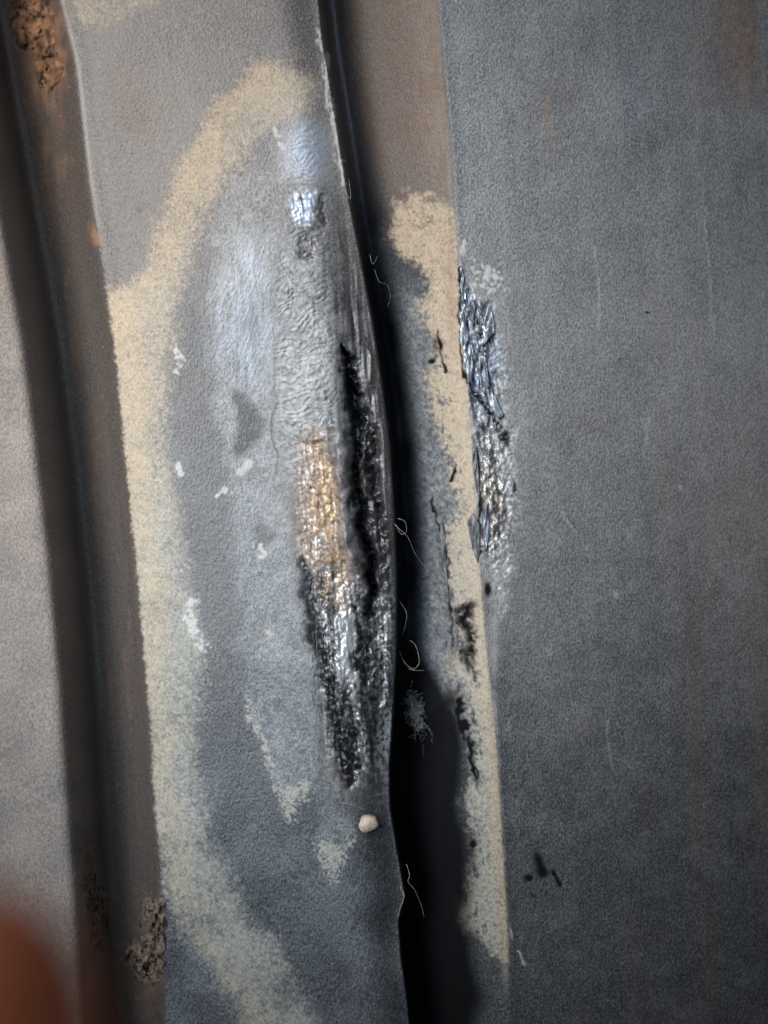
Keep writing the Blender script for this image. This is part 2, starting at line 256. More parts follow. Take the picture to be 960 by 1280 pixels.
# pale scrapes, scuffs, worn crease edges
W = [speck(.75 * stroke([(344, 160), (350, 176), (354, 190)], [3, 5, 3], 3, 1, 1), N2, 3), speck(.8 * stroke([(220, 434), (226, 450), (222, 466)], [3, 6, 2], 3, 1, 1), N2, 2.5), speck(.8 * stroke([(222, 580), (226, 592)], [3, 5], 3, 1, 1), N2, 2.5),
     .8 * poly([(294, 590), (300, 584), (312, 575), (317, 579), (308, 590), (302, 597)], 1, .3, 1), speck(.8 * stroke([(272, 620), (282, 610)], [3, 4], 2.5, .5, 1), N2, 2.5), speck(.7 * stroke([(318, 682), (328, 692)], [4, 6], 4, 1, 1), N2, 2.5), speck(.62 * stroke([(240, 750), (238, 780), (246, 800), (258, 806)], [5, 8, 9, 5], 6, 2, 1), N2 + .5 * N3, 2),
     stroke([(579, 302), (581, 318)], [1.5, 3], 1.5, 1, 1), speck(.6 * poly([(590, 350), (600, 332), (626, 340), (632, 360), (612, 358), (604, 372), (594, 366)], 6, 4, 2), N2, 3),
     .5 * stroke([(742, 300), (748, 352), (750, 410)], [.7, 1.1, .6], .8, 1, .6), .45 * stroke([(812, 520), (806, 575)], [.6, 1], .8, 1, .6), .5 * stroke([(700, 640), (722, 668)], [.6, .9], .8, 1, .6), .4 * stroke([(880, 220), (884, 330), (892, 420)], [.6, 1.2, .7], .9, 1, .6), .5 * stroke([(668, 470), (671, 500)], [.8, .6], .8, 1, .6), .45 * blob(770, 742, 3, 4, .5, 1), .4 * blob(852, 610, 2.5, 3, .5, 1), .4 * stroke([(760, 900), (763, 960)], [.6, .9], .8, 1, .6),
     stroke([(648, 1188), (656, 1206)], [1.4, 1], 1, .6), stroke([(641, 1172), (640, 1160)], 1.2, 1, .6), blob(426, 206, 2, 2), speck(.7 * stroke([(398, 40), (406, 80), (411, 120), (420, 180), (429, 230)], [2, 4, 4, 3, 2], 2.5, 1, 1), NV + .5 * N2, 2.5)]
white = np.maximum.reduce([white] + [np.clip(x, 0, 1) for x in W])
white = np.maximum(white, 0.45 * np.exp(-((U - (xB + 3)) / 2.2) ** 2) * smooth(360, 180, V))
white = np.maximum(white, 0.50 * np.exp(-((U - (xD + 3 + 8 * smooth(690, 740, V) * smooth(900, 780, V))) / (2.0 + 5 * smooth(690, 740, V) * smooth(900, 780, V))) ** 2) * smooth(480, 520, V) * unit(N6 + .9) * smooth(1000, 880, V))
white = np.maximum(white, 0.22 * np.exp(-((U - (xD + 2)) / 1.6) ** 2) * (V < 330))
white = np.maximum(white, scr * smooth(1.2, 2.0, N2 + .6 * N3) * .8 * smooth(640, 560, V) + scr * smooth(1.0, 1.9, N2) * .35)
white = np.maximum(white, 0.55 * scr * smooth(690, 720, V) * unit(N2 + .3))
white = np.maximum(white, 0.4 * smooth(3.1, 3.6, N15 + 0.2))

# rust and thin brown film
rust = np.maximum.reduce([0.75 * blob(114, 290, 6, 16, .5, 2), .45 * blob(175, 262, 4, 4, .5, 1), .3 * blob(160, 100, 5, 7, .6, 1), blob(55, 70, 26, 60, .6, 6) * .8, .45 * blob(66, 165, 13, 75, .7, 5) * unit(NV + .3),
                          0.30 * inG * smooth(260, 120, V) * smooth(-.3, 1.2, .6 * N20 + .6 * N3 + .6 * NV) * smooth(.45, .8, (U - xC) / gw),
                          0.55 * inR * smooth(830, 900, U + 20 * N20 / 2) * smooth(190, 60, V) * unit(NV2 + .2), .30 * inR * blob(693, 150, 22, 55, .6, 8) * unit(NV2 + .5),
                          .22 * inR * smooth(1.3, 2.6, NV2 + .35 * NV) * unit(N20), .16 * inL * smooth(xA + 10, xA + 40, U) * smooth(.9, 2.2, NV2 + .4 * N3),
                          .3 * poly([(160, 80), (200, 90), (196, 200), (170, 260), (150, 180)], 20, 8) * unit(N20),
                          .75 * stroke([(108, 1060), (112, 1110), (118, 1150), (116, 1190)], [4, 9, 8, 5], 5, 4, 3), .55 * drip * unit(N6), gl * np.clip(.7 + .15 * N2, 0, .9), flank_rust])
rust = np.maximum(rust, .5 * blob(188, 1190, 26, 70, .7, 6) * unit(N3 + .4) * inL)
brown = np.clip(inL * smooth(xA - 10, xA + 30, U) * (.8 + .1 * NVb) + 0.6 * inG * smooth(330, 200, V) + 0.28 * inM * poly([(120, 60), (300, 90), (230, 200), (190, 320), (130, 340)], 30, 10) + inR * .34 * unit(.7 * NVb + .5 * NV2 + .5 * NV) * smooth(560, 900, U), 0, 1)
dust_light = np.clip(.30 * inG * smooth(330, 220, V) * smooth(.2, .5, (U - xC) / gw) + inL * smooth(xA + 34, xA - 6, U) * (0.78 + .1 * N20) + .14 * inM * smooth(430, 120, V) * (1 - crescent) + 0.17 * inM * smooth(1150, 700, V) + inR * (0.01 + .20 * smooth(200, 420, V) * smooth(1080, 520, V) * (1 + .25 * smooth(720, 960, U)) + .03 * NVb * smooth(800, 300, V) + .015 * NV * smooth(900, 200, V) + .10 * smooth(2.0, 3.0, fld(1.3, 160, 61, -2)) + .12 * np.exp(-((U - (868 + .012 * V + 3 * WX)) / 2.0) ** 2) * unit(NV2)), 0, 1)  # dust; on the right rib it also carries painted falloff of light

# ------------------------------------------------------------------ relief
peel = fld(3.4, 5, 50, -6)
relief = 0.045 * peel * (1 - inL * .6)
relief += 0.10 * beige * N1
relief += sand_lightU * 0.06 * fld(1.3, 8, 51, 35) + blue_sheen * 0.09 * fld(1.2, 16, 52, 24)
relief += -2.0 * hole * 0.5
relief += wv * (0.60 * (weave - .5) * unit(1 + N6) + .22 * (weave2 - .5)) + weldfade * 0.10 * N2 + weldfade * .08 * fld(1.4, 3, 56, 80)
NG = fld(1.5, 2.2, 53); NL = fld(1.4, 9, 57, -3)
relief += gl * (0.20 * NG + .34 * fld(1.7, 16, 63, -6) + .10 * N3)
relief += low * (0.26 * NG + 0.45 * NL + .35 * NV + 1.1 * smear)
relief += glint1 * (0.45 * fld(1.6, 9, 54, -15) + .4 * N3) - g1t * 2.0
relief += -tar * 3.0 - 20 * crack - 12 * crack2 + 13.0 * lip * (1 + .10 * N6) + 5.5 * lip_r * (1 + .3 * N3) + stitch * 1.3 * fld(4, 70, 59, -5)
valley = stroke([(436, 430), (446, 500), (456, 580), (460, 660), (466, 740), (462, 800)], [6, 15, 19, 20, 17, 8], 12, 1, 0)
roll = stroke([(462, 440), (472, 520), (482, 600), (487, 680), (488, 780), (484, 880)], [3, 5, 6, 6, 5, 4], 5, 1, 0)
relief += -9 * valley + 5 * roll
relief += stitch * 0.7 * NV + 1.1 * N3 * boxblur(np.maximum(crack, crack2), 7) + .5 * N2 * boxblur(np.maximum(crack, crack2), 7)
relief += scr * (0.30 * N1 + .25 * N2 + .15 * N3) + scr_core * (3.6 * ridge + 1.0 * fineT + .4 * fld(1.5, 4, 58, -10) - 1.5)
relief += white * 0.5 + 0.5 * thin - 0.8 * inR * soot_shade * (1 - scr) * (V > 1040)
relief += rust * .7 * N3 * .6
relief += gt * inG * (.3 * N3 - .8)
relief += -1.2 * smooth(0.3, .7, beige) * 0 + 1.4 * N60 * 0.8 + 0.5 * N20 * 0.35
ledge = poly([(376, 538), (414, 536), (418, 548), (400, 552), (376, 548)], 2, 1, 1)
relief += 3 * ledge
d = d - relief
D_MAP = d

def at(u, v, lift=0.0):
    """point on the wall at layout position (u, v), lifted off the surface by lift units"""
    i = int(np.clip(round(v - V0), 0, NH - 1)); j = int(np.clip(round(u - U0), 0, NW - 1))
    dd = float(D_MAP[i, j]) - lift; k = (D + dd * S) / D
    return Vector(((u - 480) * S * k, dd * S, (640 - v) * S * k))

# ------------------------------------------------------------------ materials
def nodes(name):
    m = bpy.data.materials.new(name); m.use_nodes = True; nt = m.node_tree
    return m, nt, nt.nodes, nt.links, nt.nodes['Principled BSDF']
def noise_node(nt, scale, stretch=(1, 1, 1), detail=2.0, rough=0.5):
    g = nt.nodes.new('ShaderNodeNewGeometry'); mp = nt.nodes.new('ShaderNodeMapping'); mp.inputs['Scale'].default_value = stretch
    n = nt.nodes.new('ShaderNodeTexNoise'); n.inputs['Scale'].default_value = scale; n.inputs['Detail'].default_value = detail; n.inputs['Roughness'].default_value = rough
    nt.links.new(g.outputs['Position'], mp.inputs[0]); nt.links.new(mp.outputs[0], n.inputs['Vector'])
    return n.outputs['Fac']
def ramp(nt, src, a, b, lo=0.0, hi=1.0):
    r = nt.nodes.new('ShaderNodeMapRange'); r.inputs[1].default_value = a; r.inputs[2].default_value = b; r.inputs[3].default_value = lo; r.inputs[4].default_value = hi
    nt.links.new(src, r.inputs[0]); return r.outputs[0]
def put(nt, v, sock):
    if hasattr(v, 'links') or hasattr(v, 'is_linked'): nt.links.new(v, sock)
    else: sock.default_value = v if not isinstance(v, tuple) else (*v, 1)
def mix(nt, fac, a, b):
    m = nt.nodes.new('ShaderNodeMix'); m.data_type = 'RGBA'; put(nt, fac, m.inputs[0]); put(nt, a, m.inputs[6]); put(nt, b, m.inputs[7]); return m.outputs[2]
def mixf(nt, fac, a, b):
    m = nt.nodes.new('ShaderNodeMix'); m.data_type = 'FLOAT'; put(nt, fac, m.inputs[0]); put(nt, a, m.inputs[2]); put(nt, b, m.inputs[3]); return m.outputs[0]
def math_n(nt, op, a, b):
    m = nt.nodes.new('ShaderNodeMath'); m.operation = op; m.use_clamp = False; put(nt, a, m.inputs[0]); put(nt, b, m.inputs[1]); return m.outputs[0]

def steel_material():
    m, nt, N, L, P = nodes('weathered_painted_steel')
    ch = {}
    for an, keys in (('layer_a', ('beige', 'sand_light', 'bare', 'gold')), ('layer_b', ('rust', 'soot_shade', 'white', 'brown')), ('layer_c', ('dust_light', 'cool', 'sheen_tint', 'gloss'))):
        a = N.new('ShaderNodeAttribute'); a.attribute_name = an; s = N.new('ShaderNodeSeparateColor'); L.new(a.outputs['Color'], s.inputs[0])
        for i, k in enumerate(keys[:3]): ch[k] = s.outputs[i]
        ch[keys[3]] = a.outputs['Alpha']
    fine = noise_node(nt, 2500, (1, 1, .7), 2); med = noise_node(nt, 420, (1, 1, .6), 3); streak = noise_node(nt, 700, (1, 1, .035), 3)
    big = noise_node(nt, 60, (1, 1, .5), 3)
    c = mix(nt, ramp(nt, med, .3, .7), (0.020, 0.022, 0.026), (0.034, 0.038, 0.044))
    c = mix(nt, ramp(nt, fine, .43, .66), c, (0.082, 0.090, 0.102))
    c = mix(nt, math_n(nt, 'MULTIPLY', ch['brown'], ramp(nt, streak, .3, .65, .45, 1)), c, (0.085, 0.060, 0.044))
    c = mix(nt, math_n(nt, 'MULTIPLY', ch['dust_light'], ramp(nt, fine, .36, .64, .5, 1.0)), c, (0.30, 0.244, 0.210))
    c = mix(nt, math_n(nt, 'MULTIPLY', ch['sand_light'], ramp(nt, fine, .38, .62, .42, 1.1)), c, (0.26, 0.274, 0.288))
    rc = mix(nt, ramp(nt, med, .35, .65), (0.10, 0.048, 0.025), (0.22, 0.118, 0.064))
    bc = mix(nt, ch['cool'], mix(nt, ramp(nt, big, .3, .7), (0.41, 0.325, 0.222), (0.37, 0.30, 0.218)), (0.315, 0.305, 0.27))
    bc = mix(nt, ramp(nt, fine, .35, .7, 0.0, .30), bc, (0.42, 0.37, 0.30))
    c = mix(nt, math_n(nt, 'MULTIPLY', ch['beige'], ramp(nt, fine, .34, .60, .72, 1.0)), c, bc)
    c = mix(nt, ch['rust'], c, rc)
    mc = mix(nt, ch['gold'], mix(nt, ch['sheen_tint'], (0.56, 0.565, 0.575), (0.44, 0.54, 0.70)), (0.52, 0.35, 0.19))
    c = mix(nt, ch['bare'], c, mc)
    c = mix(nt, math_n(nt, 'MULTIPLY', ch['white'], .68), c, (0.46, 0.455, 0.44))
    c = mix(nt, ch['soot_shade'], c, (0.0055, 0.0055, 0.0065))
    L.new(c, P.inputs['Base Color'])
    inv = lambda s: math_n(nt, 'SUBTRACT', 1.0, s)
    met = math_n(nt, 'MULTIPLY', math_n(nt, 'MULTIPLY', ch['bare'], inv(ch['soot_shade'])), inv(ch['white'])); met = math_n(nt, 'MULTIPLY', met, .70)
    L.new(met, P.inputs['Metallic'])
    r = mixf(nt, ramp(nt, fine, .3, .7), 0.42, 0.58)
    r = mixf(nt, ch['dust_light'], r, 0.85); r = mixf(nt, ch['sand_light'], r, 0.60); r = mixf(nt, ch['rust'], r, .9); r = mixf(nt, ch['beige'], r, .88)
    r = mixf(nt, ch['bare'], r, mixf(nt, ch['gold'], 0.38, 0.50)); r = mixf(nt, ch['soot_shade'], r, mixf(nt, ch['gloss'], .8, .27)); r = mixf(nt, ch['white'], r, .7)
    L.new(r, P.inputs['Roughness'])
    L.new(mixf(nt, ch['soot_shade'], .6, mixf(nt, ch['gloss'], .04, .5)), P.inputs['Specular IOR Level'])
    h = math_n(nt, 'ADD', math_n(nt, 'MULTIPLY', noise_node(nt, 1500, (1, 1, .72), 1.5), 1.0), math_n(nt, 'MULTIPLY', fine, .35))
    b = N.new('ShaderNodeBump'); b.inputs['Distance'].default_value = 0.00019; L.new(mixf(nt, math_n(nt, 'MAXIMUM', ch['bare'], math_n(nt, 'MULTIPLY', ch['gloss'], .7)), 0.9, 0.15), b.inputs['Strength'])
    L.new(h, b.inputs['Height']); L.new(b.outputs[0], P.inputs['Normal'])
    return m
STEEL = steel_material()

def simple(name, c1, c2, rough, scale, bump=0.0, metal=0.0, sss=0.0, stretch=(1, 1, 1)):
    m, nt, N, L, P = nodes(name)
    n = noise_node(nt, scale, stretch, 3); L.new(mix(nt, ramp(nt, n, .35, .65), c1, c2), P.inputs['Base Color'])
    P.inputs['Roughness'].default_value = rough; P.inputs['Metallic'].default_value = metal
    if sss: P.inputs['Subsurface Weight'].default_value = sss; P.inputs['Subsurface Radius'].default_value = (.006, .002, .001)
    if bump:
        b = N.new('ShaderNodeBump'); b.inputs['Distance'].default_value = bump; L.new(noise_node(nt, scale * 1.7, stretch, 4), b.inputs['Height']); L.new(b.outputs[0], P.inputs['Normal'])
    return m

# ------------------------------------------------------------------ the pressed sheet: one grid, cut into ribs, grooves and their damaged patches
def spacing(stops):
    out = [stops[0][0]]
    for (a, st), (b, _) in zip(stops, stops[1:]):
        n = max(1, round((b - a) / st)); out += [a + (b - a) * (i + 1) / n for i in range(n)]
    return np.array(out, np.float32)
gu = spacing([(-236, 8), (-10, 2.4), (64, 1.25), (655, 2.4), (970, 8), (1194, 8)])
gv = spacing([(-236, 8), (-10, 1.28), (1290, 8), (1514, 8)])
GU, GV = np.meshgrid(gu, gv)
fu, fv = GU - U0, GV - V0; iu = np.clip(fu.astype(int), 0, NW - 2); iv = np.clip(fv.astype(int), 0, NH - 2); au, av = fu - iu, fv - iv
def samp(f): return (f[iv, iu] * (1 - au) + f[iv, iu + 1] * au) * (1 - av) + (f[iv + 1, iu] * (1 - au) + f[iv + 1, iu + 1] * au) * av
dd = samp(D_MAP); K = (D + dd * S) / D
PX, PY, PZ = (GU - 480) * S * K, dd * S, (640 - GV) * S * K
co = np.stack([PX, PY, PZ], -1).astype(np.float32)
du = np.gradient(co, axis=1); dv = np.gradient(co, axis=0); nr = np.cross(dv, du); nr /= np.linalg.norm(nr, axis=-1, keepdims=True) + 1e-12
if nr[..., 1].mean() > 0: nr = -nr
c01 = lambda f: np.clip(samp(f), 0, 1)
LA = np.stack([c01(beige), c01(sand_lightU), c01(bare), c01(gold)], -1).astype(np.float32)
LB = np.stack([c01(rust), c01(soot_shade), c01(white), c01(brown)], -1).astype(np.float32)
sheen_tint = np.maximum.reduce([glint1, .8 * blue_sheen, .8 * top, scr * smooth(560, 470, V)])  # blue sky reflection put into the steel colour
gloss = np.maximum.reduce([weldfade, low, scr, g1t])
LC = np.stack([c01(dust_light), c01(beigecool), c01(sheen_tint), c01(gloss)], -1).astype(np.float32)
R, Cn = dd.shape
idx = np.arange(R * Cn, dtype=np.int32).reshape(R, Cn)
quads = np.stack([idx[:-1, :-1], idx[1:, :-1], idx[1:, 1:], idx[:-1, 1:]], -1)
fU, fV = (GU[:-1, :-1] + GU[1:, 1:]) / 2, (GV[:-1, :-1] + GV[1:, 1:]) / 2
fr = np.clip((fV - V0).astype(int), 0, NH - 1); fc = np.clip((fU - U0).astype(int), 0, NW - 1)
edge = lambda x: x[:, 0][fr]
crop01 = lambda f: boxblur(f, 2)[fr, fc] > 0.5
zone = np.where(fU < edge(xA) + 30, 0, np.where(fU < edge(xB), 1, np.where(fU < edge(xC) + 1, 2, np.where(fU < edge(xD), 3, 4))))
weldz = crop01(weldfade) & (zone == 2); glintz = crop01(glint1) & (zone == 2); crackz = crop01(np.maximum(crack, crack2)) & (zone == 2); lipz = crop01(lip) & (zone == 2) & ~crackz
goldz = crop01(gl) & (zone == 2) & ~crackz & ~lipz
zone = np.where(weldz, 5, zone); zone = np.where(goldz, 6, zone); zone = np.where(lipz, 7, zone); zone = np.where(crackz, 8, zone); zone = np.where(glintz, 9, zone)
zone = np.where(crop01(scr) & (zone == 4), 10, zone)
zone = np.where(crop01(crescent) & (zone == 2), 11, zone); zone = np.where(crop01(gb) & (zone == 3), 12, zone)

def props(o, label=None, cat=None, group=None, kind=None):
    for k, v in (('label', label), ('category', cat), ('group', group), ('kind', kind)):
        if v: o[k] = v
    return o
def empty(name, loc):
    o = bpy.data.objects.new(name, None); sc.collection.objects.link(o); o.location = loc; o.empty_display_size = .01; return o
def link(name, me, mat, parent=None):
    o = bpy.data.objects.new(name, me); sc.collection.objects.link(o)
    if mat: me.materials.append(mat)
    if parent:
        o.parent = parent
        base = parent.matrix_world if parent.parent is None else parent.parent.matrix_world
        o.location = -root_loc(parent)
    return o
def root_loc(p):
    v = Vector((0, 0, 0))
    while p: v += Vector(p.location); p = p.parent
    return v
def sheet_part(name, z, parent):
    q = quads[zone == z].reshape(-1, 4); used, inv = np.unique(q, return_inverse=True); q = inv.reshape(-1, 4).astype(np.int32)
    me = bpy.data.meshes.new(name); me.vertices.add(len(used)); me.vertices.foreach_set('co', co.reshape(-1, 3)[used].ravel())
    me.loops.add(q.size); me.loops.foreach_set('vertex_index', q.ravel()); me.polygons.add(len(q))
    me.polygons.foreach_set('loop_start', np.arange(0, q.size, 4, dtype=np.int32))
    me.update(calc_edges=True)
    me.polygons.foreach_set('use_smooth', np.ones(len(q), bool))
    for an, arr in (('layer_a', LA), ('layer_b', LB), ('layer_c', LC)):
        a = me.attributes.new(an, 'FLOAT_COLOR', 'POINT'); a.data.foreach_set('color', arr.reshape(-1, 4)[used].ravel())
    me.normals_split_custom_set_from_vertices(nr.reshape(-1, 3)[used])
    return link(name, me, STEEL, parent)

wall = props(empty('corrugated_wall', at(480, 1510)), 'weathered grey corrugated steel wall with a burst weld, beige primer and scrapes', 'wall', kind='thing')
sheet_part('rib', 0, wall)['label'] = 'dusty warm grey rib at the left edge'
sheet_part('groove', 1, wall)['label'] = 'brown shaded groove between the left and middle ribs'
mid = sheet_part('rib', 2, wall); mid['label'] = 'middle slate grey rib carrying the burst weld'
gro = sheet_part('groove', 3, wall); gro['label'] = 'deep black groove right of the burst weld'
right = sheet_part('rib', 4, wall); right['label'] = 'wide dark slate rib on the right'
sheet_part('weld_bead', 5, mid)['label'] = 'ground weld bead with fine stitch marks'
sheet_part('bare_steel', 6, mid)['label'] = 'shiny golden bare steel beside the crack'
sheet_part('crack_lip', 7, mid)['label'] = 'dark rolled lip along the crack'
sheet_part('crack', 8, mid)['label'] = 'black open crack in the weld'
sheet_part('bare_steel', 9, mid)['label'] = 'small shiny bluish bare spot near the top of the weld'
sheet_part('scrape', 10, right)['label'] = 'torn shiny scrape along the crease of the right rib'
sheet_part('primer_patch', 11, mid)['label'] = 'beige primer crescent on the middle rib'
sheet_part('primer_patch', 12, gro)['label'] = 'speckled beige primer on the flank of the deep groove'

# ------------------------------------------------------------------ flakes of lifted paint (parts of the wall)
def flake(pts, parent, mat, lift=2.0, curl=3.0, thick=1.0, name='paint_flake'):
    """a curled chip: outline, bowed away from the sheet, with a real thickness"""
    cx = sum(p[0] for p in pts) / len(pts); cy = sum(p[1] for p in pts) / len(pts)
    zs = [float(D_MAP[int(p[1] - V0), int(p[0] - U0)]) for p in pts]; base = sorted(zs)[len(zs) // 2]
    rmax = max(math.hypot(p[0] - cx, p[1] - cy) for p in pts)
    def P3(u, v, l):
        dd_ = base - l; k = (D + dd_ * S) / D; return Vector(((u - 480) * S * k, dd_ * S, (640 - v) * S * k))
    bm = bmesh.new(); rings = []
    dense = []
    for i in range(len(pts)):
        a, b = pts[i], pts[(i + 1) % len(pts)]
        for t in (0, .2, .4, .6, .8): dense.append((a[0] + (b[0] - a[0]) * t + random.uniform(-.5, .5), a[1] + (b[1] - a[1]) * t + random.uniform(-.5, .5)))
    for f in (1.0, .9, .78, .64, .5, .36, .22, .1):
        ring = []
        for x, y in dense:
            u, v = cx + (x - cx) * f, cy + (y - cy) * f
            l = .35 * lift + .55 * curl * ((x - cx) / rmax * f) + 2.2 * (1 - 2.2 * abs(mnoise.noise(Vector((u * .15 + v * .02, v * .035, 3))))) + .6 * mnoise.noise(Vector((u * .5, v * .25, 8)))
            ring.append((bm.verts.new(P3(u, v, l)), bm.verts.new(P3(u, v, l - thick))))
        rings.append(ring)
    ct, cb = bm.verts.new(P3(cx, cy, lift)), bm.verts.new(P3(cx, cy, lift - thick)); n = len(dense)
    for i in range(n):
        j = (i + 1) % n
        for a, b in zip(rings, rings[1:]):
            bm.faces.new((a[i][0], a[j][0], b[j][0], b[i][0])); bm.faces.new((a[i][1], b[i][1], b[j][1], a[j][1]))
        bm.faces.new((rings[-1][i][0], rings[-1][j][0], ct)); bm.faces.new((rings[-1][j][1], rings[-1][i][1], cb))
        bm.faces.new((rings[0][i][0], rings[0][i][1], rings[0][j][1], rings[0][j][0]))
    bmesh.ops.recalc_face_normals(bm, faces=bm.faces)
    me = bpy.data.meshes.new(name); bm.to_mesh(me); bm.free()
    me.polygons.foreach_set('use_smooth', [True] * len(me.polygons))
    return link(name, me, mat, parent)
random.seed(5)
CHIP = simple('slate_paint_chip', (0.055, 0.058, 0.062), (0.10, 0.10, 0.105), .42, 900, 2e-5)
CURL = simple('torn_bare_metal', (0.014, 0.016, 0.019), (0.30, 0.34, 0.40), .33, 600, 0.8e-4, .4, 0, (1, 1, .25))
flake([(583, 651), (592, 641), (599, 655), (600, 690), (597, 704), (590, 684)], right, CHIP, 2.5, 2.5)
flake([(572, 334), (577, 332), (581, 356), (583, 376), (578, 372), (574, 352)], right, CURL, 3, 2)
flake([(575, 392), (581, 378), (586, 420), (592, 462), (590, 482), (581, 462), (575, 424)], right, CURL, 3, 3)
flake([(590, 376), (598, 380), (604, 402), (612, 378), (617, 398), (618, 416), (606, 430), (598, 440), (600, 418)], right, CURL, 4, 3.5)
flake([(598, 446), (606, 436), (604, 462), (612, 482), (622, 502), (630, 520), (624, 524), (610, 504), (600, 478)], right, CURL, 4, -3)
flake([(590, 560), (595, 556), (598, 590), (600, 622), (595, 612), (591, 588)], right, CHIP, 3, 2)
flake([(604, 640), (609, 630), (611, 660), (609, 690), (605, 680)], right, CURL, 2.4, 1.5)
flake([(551, 648), (555, 664), (560, 694), (559, 716), (564, 752), (560, 748), (554, 706), (550, 668)], gro, CHIP, 2.5, 2)

# ------------------------------------------------------------------ crusts, pebble, fibres
def crust(name, pts, hgt, mat, label, cat, seed, step=1.25):
    """lump of caked dirt grown on the sheet: dense pitted cap, its rim sunk into the sheet"""
    m = poly(pts, 5, 3, 2.5); sl = crop(pts, 26)
    f1, f2, f3 = fld(9, 16, seed, 15), fld(3.5, 7, seed + 1, 20), fld(1.8, 3, seed + 2)
    h = (m ** 0.6) * hgt * np.clip(0.7 + .34 * f1 + .34 * f2 + .20 * f3, .05, 2.2) - 2.2 * (1 - smooth(0, .35, m))
    base = boxblur(D_MAP[sl], 4); x0, y0 = U[sl][0, 0], V[sl][0, 0]; ny, nx = base.shape
    us = np.arange(2, nx - 2, step); vs = np.arange(2, ny - 2, step); bm = bmesh.new(); vv = {}
    org = at(sum(p[0] for p in pts) / len(pts), max(p[1] for p in pts))
    hs = h[sl]; ms = m[sl]
    for a, vy in enumerate(vs):
        for b, ux in enumerate(us):
            i, j = int(vy), int(ux)
            if ms[i, j] > .04:
                ddd = float(base[i, j] - hs[i, j]); k = (D + ddd * S) / D; u, v = x0 + ux + .5 * f3[i, j], y0 + vy
                vv[a, b] = bm.verts.new(Vector(((u - 480) * S * k, ddd * S, (640 - v) * S * k)) - org)
    for (a, b), v1 in list(vv.items()):
        q = [vv.get((a + 1, b)), vv.get((a + 1, b + 1)), vv.get((a, b + 1))]
        if all(q): bm.faces.new([v1] + q)
    bmesh.ops.recalc_face_normals(bm, faces=bm.faces)
    me = bpy.data.meshes.new(name); bm.to_mesh(me); bm.free(); me.polygons.foreach_set('use_smooth', [True] * len(me.polygons))
    o = link(name, me, mat); o.location = org; return props(o, label, cat)
RUSTY = simple('orange_rust_scale', (0.014, 0.009, 0.007), (0.23, 0.12, 0.06), .95, 330, 2e-4)
MUD = simple('dried_brown_dirt', (0.020, 0.013, 0.009), (0.19, 0.135, 0.098), .95, 520, 2.5e-4)
crust('rust_scale', [(22, -30), (52, -30), (60, 14), (64, 50), (70, 84), (68, 112), (58, 116), (47, 90), (42, 62), (26, 40), (20, 10)], 6, RUSTY, 'flaking orange-brown rust scale at the top of the left groove', 'rust', 70)
crust('dirt_clump', [(184, 1122), (198, 1124), (203, 1160), (204, 1204), (192, 1226), (178, 1222), (166, 1204), (172, 1180), (182, 1160)], 15, MUD, 'dried brown dirt clump at the bottom of the left groove', 'dirt', 80)
crust('rust_scale', [(110, 1096), (120, 1104), (128, 1140), (132, 1176), (124, 1186), (118, 1160), (112, 1126)], 5, MUD, 'thin brown rust scale on the left wall of the left groove, beside the dirt clump', 'rust', 90)

def pebble():
    bm = bmesh.new(); bmesh.ops.create_icosphere(bm, subdivisions=4, radius=1)
    for v in bm.verts:
        p = v.co.copy(); n = 1 + .22 * mnoise.noise(p * 1.3 + Vector((3, 1, 7))) + .07 * mnoise.noise(p * 4)
        v.co = Vector((p.x * 13 * n, p.y * 8 * n, p.z * 10.5 * n)) * S
    me = bpy.data.meshes.new('pebble'); bm.to_mesh(me); bm.free(); me.polygons.foreach_set('use_smooth', [True] * len(me.polygons))
    o = link('pebble', me, simple('pale_pebble', (0.27, 0.185, 0.13), (0.46, 0.37, 0.29), .45, 420, 3e-5)); o.location = at(460, 1029, 1)
    return props(o, 'pale beige round pebble stuck below the black end of the weld', 'pebble')
pebble()

def fibre(name, pts, r, mat, label, cat='fibre', group='loose fibres caught on the wall', sides=5):
    """hair: a smooth tube through points (u, v, lift)"""
    P = [at(u, v, 0) if l is None else None for u, v, l in pts]
    P = []
    for u, v, dp in pts:
        k = (D + dp * S) / D; P.append(Vector(((u - 480) * S * k, dp * S, (640 - v) * S * k)))
    Q = []
    for i in range(len(P) - 1):
        p0, p1, p2, p3 = P[max(i - 1, 0)], P[i], P[i + 1], P[min(i + 2, len(P) - 1)]
        for t in np.linspace(0, 1, 7)[:-1]:
            Q.append(.5 * ((2 * p1) + (p2 - p0) * t + (2 * p0 - 5 * p1 + 4 * p2 - p3) * t * t + (3 * p1 - p0 - 3 * p2 + p3) * t ** 3))
    Q.append(P[-1]); bm = bmesh.new(); rings = []; org = P[0]
    for i, q in enumerate(Q):
        tg = (Q[min(i + 1, len(Q) - 1)] - Q[max(i - 1, 0)]).normalized(); s = tg.cross(Vector((0, 1, .01))).normalized(); b = tg.cross(s)
        rr = .37 * r * S * (1 - .5 * (i / len(Q)) ** 3) * (1 + .25 * math.sin(i * 1.7 + r * 9))
        rings.append([bm.verts.new(q + (s * math.cos(a) + b * math.sin(a)) * rr - org) for a in [2 * math.pi * k / sides for k in range(sides)]])
    for a, b in zip(rings, rings[1:]):
        for k in range(sides): bm.faces.new((a[k], a[(k + 1) % sides], b[(k + 1) % sides], b[k]))
    bm.faces.new(rings[0]); bm.faces.new(rings[-1][::-1])
    bmesh.ops.recalc_face_normals(bm, faces=bm.faces)
    me = bpy.data.meshes.new(name); bm.to_mesh(me); bm.free(); o = link(name, me, mat); o.location = org
    return props(o, label, cat, group)
HAIR = simple('pale_fibre', (0.30, 0.27, 0.23), (0.44, 0.41, 0.36), .6, 500)
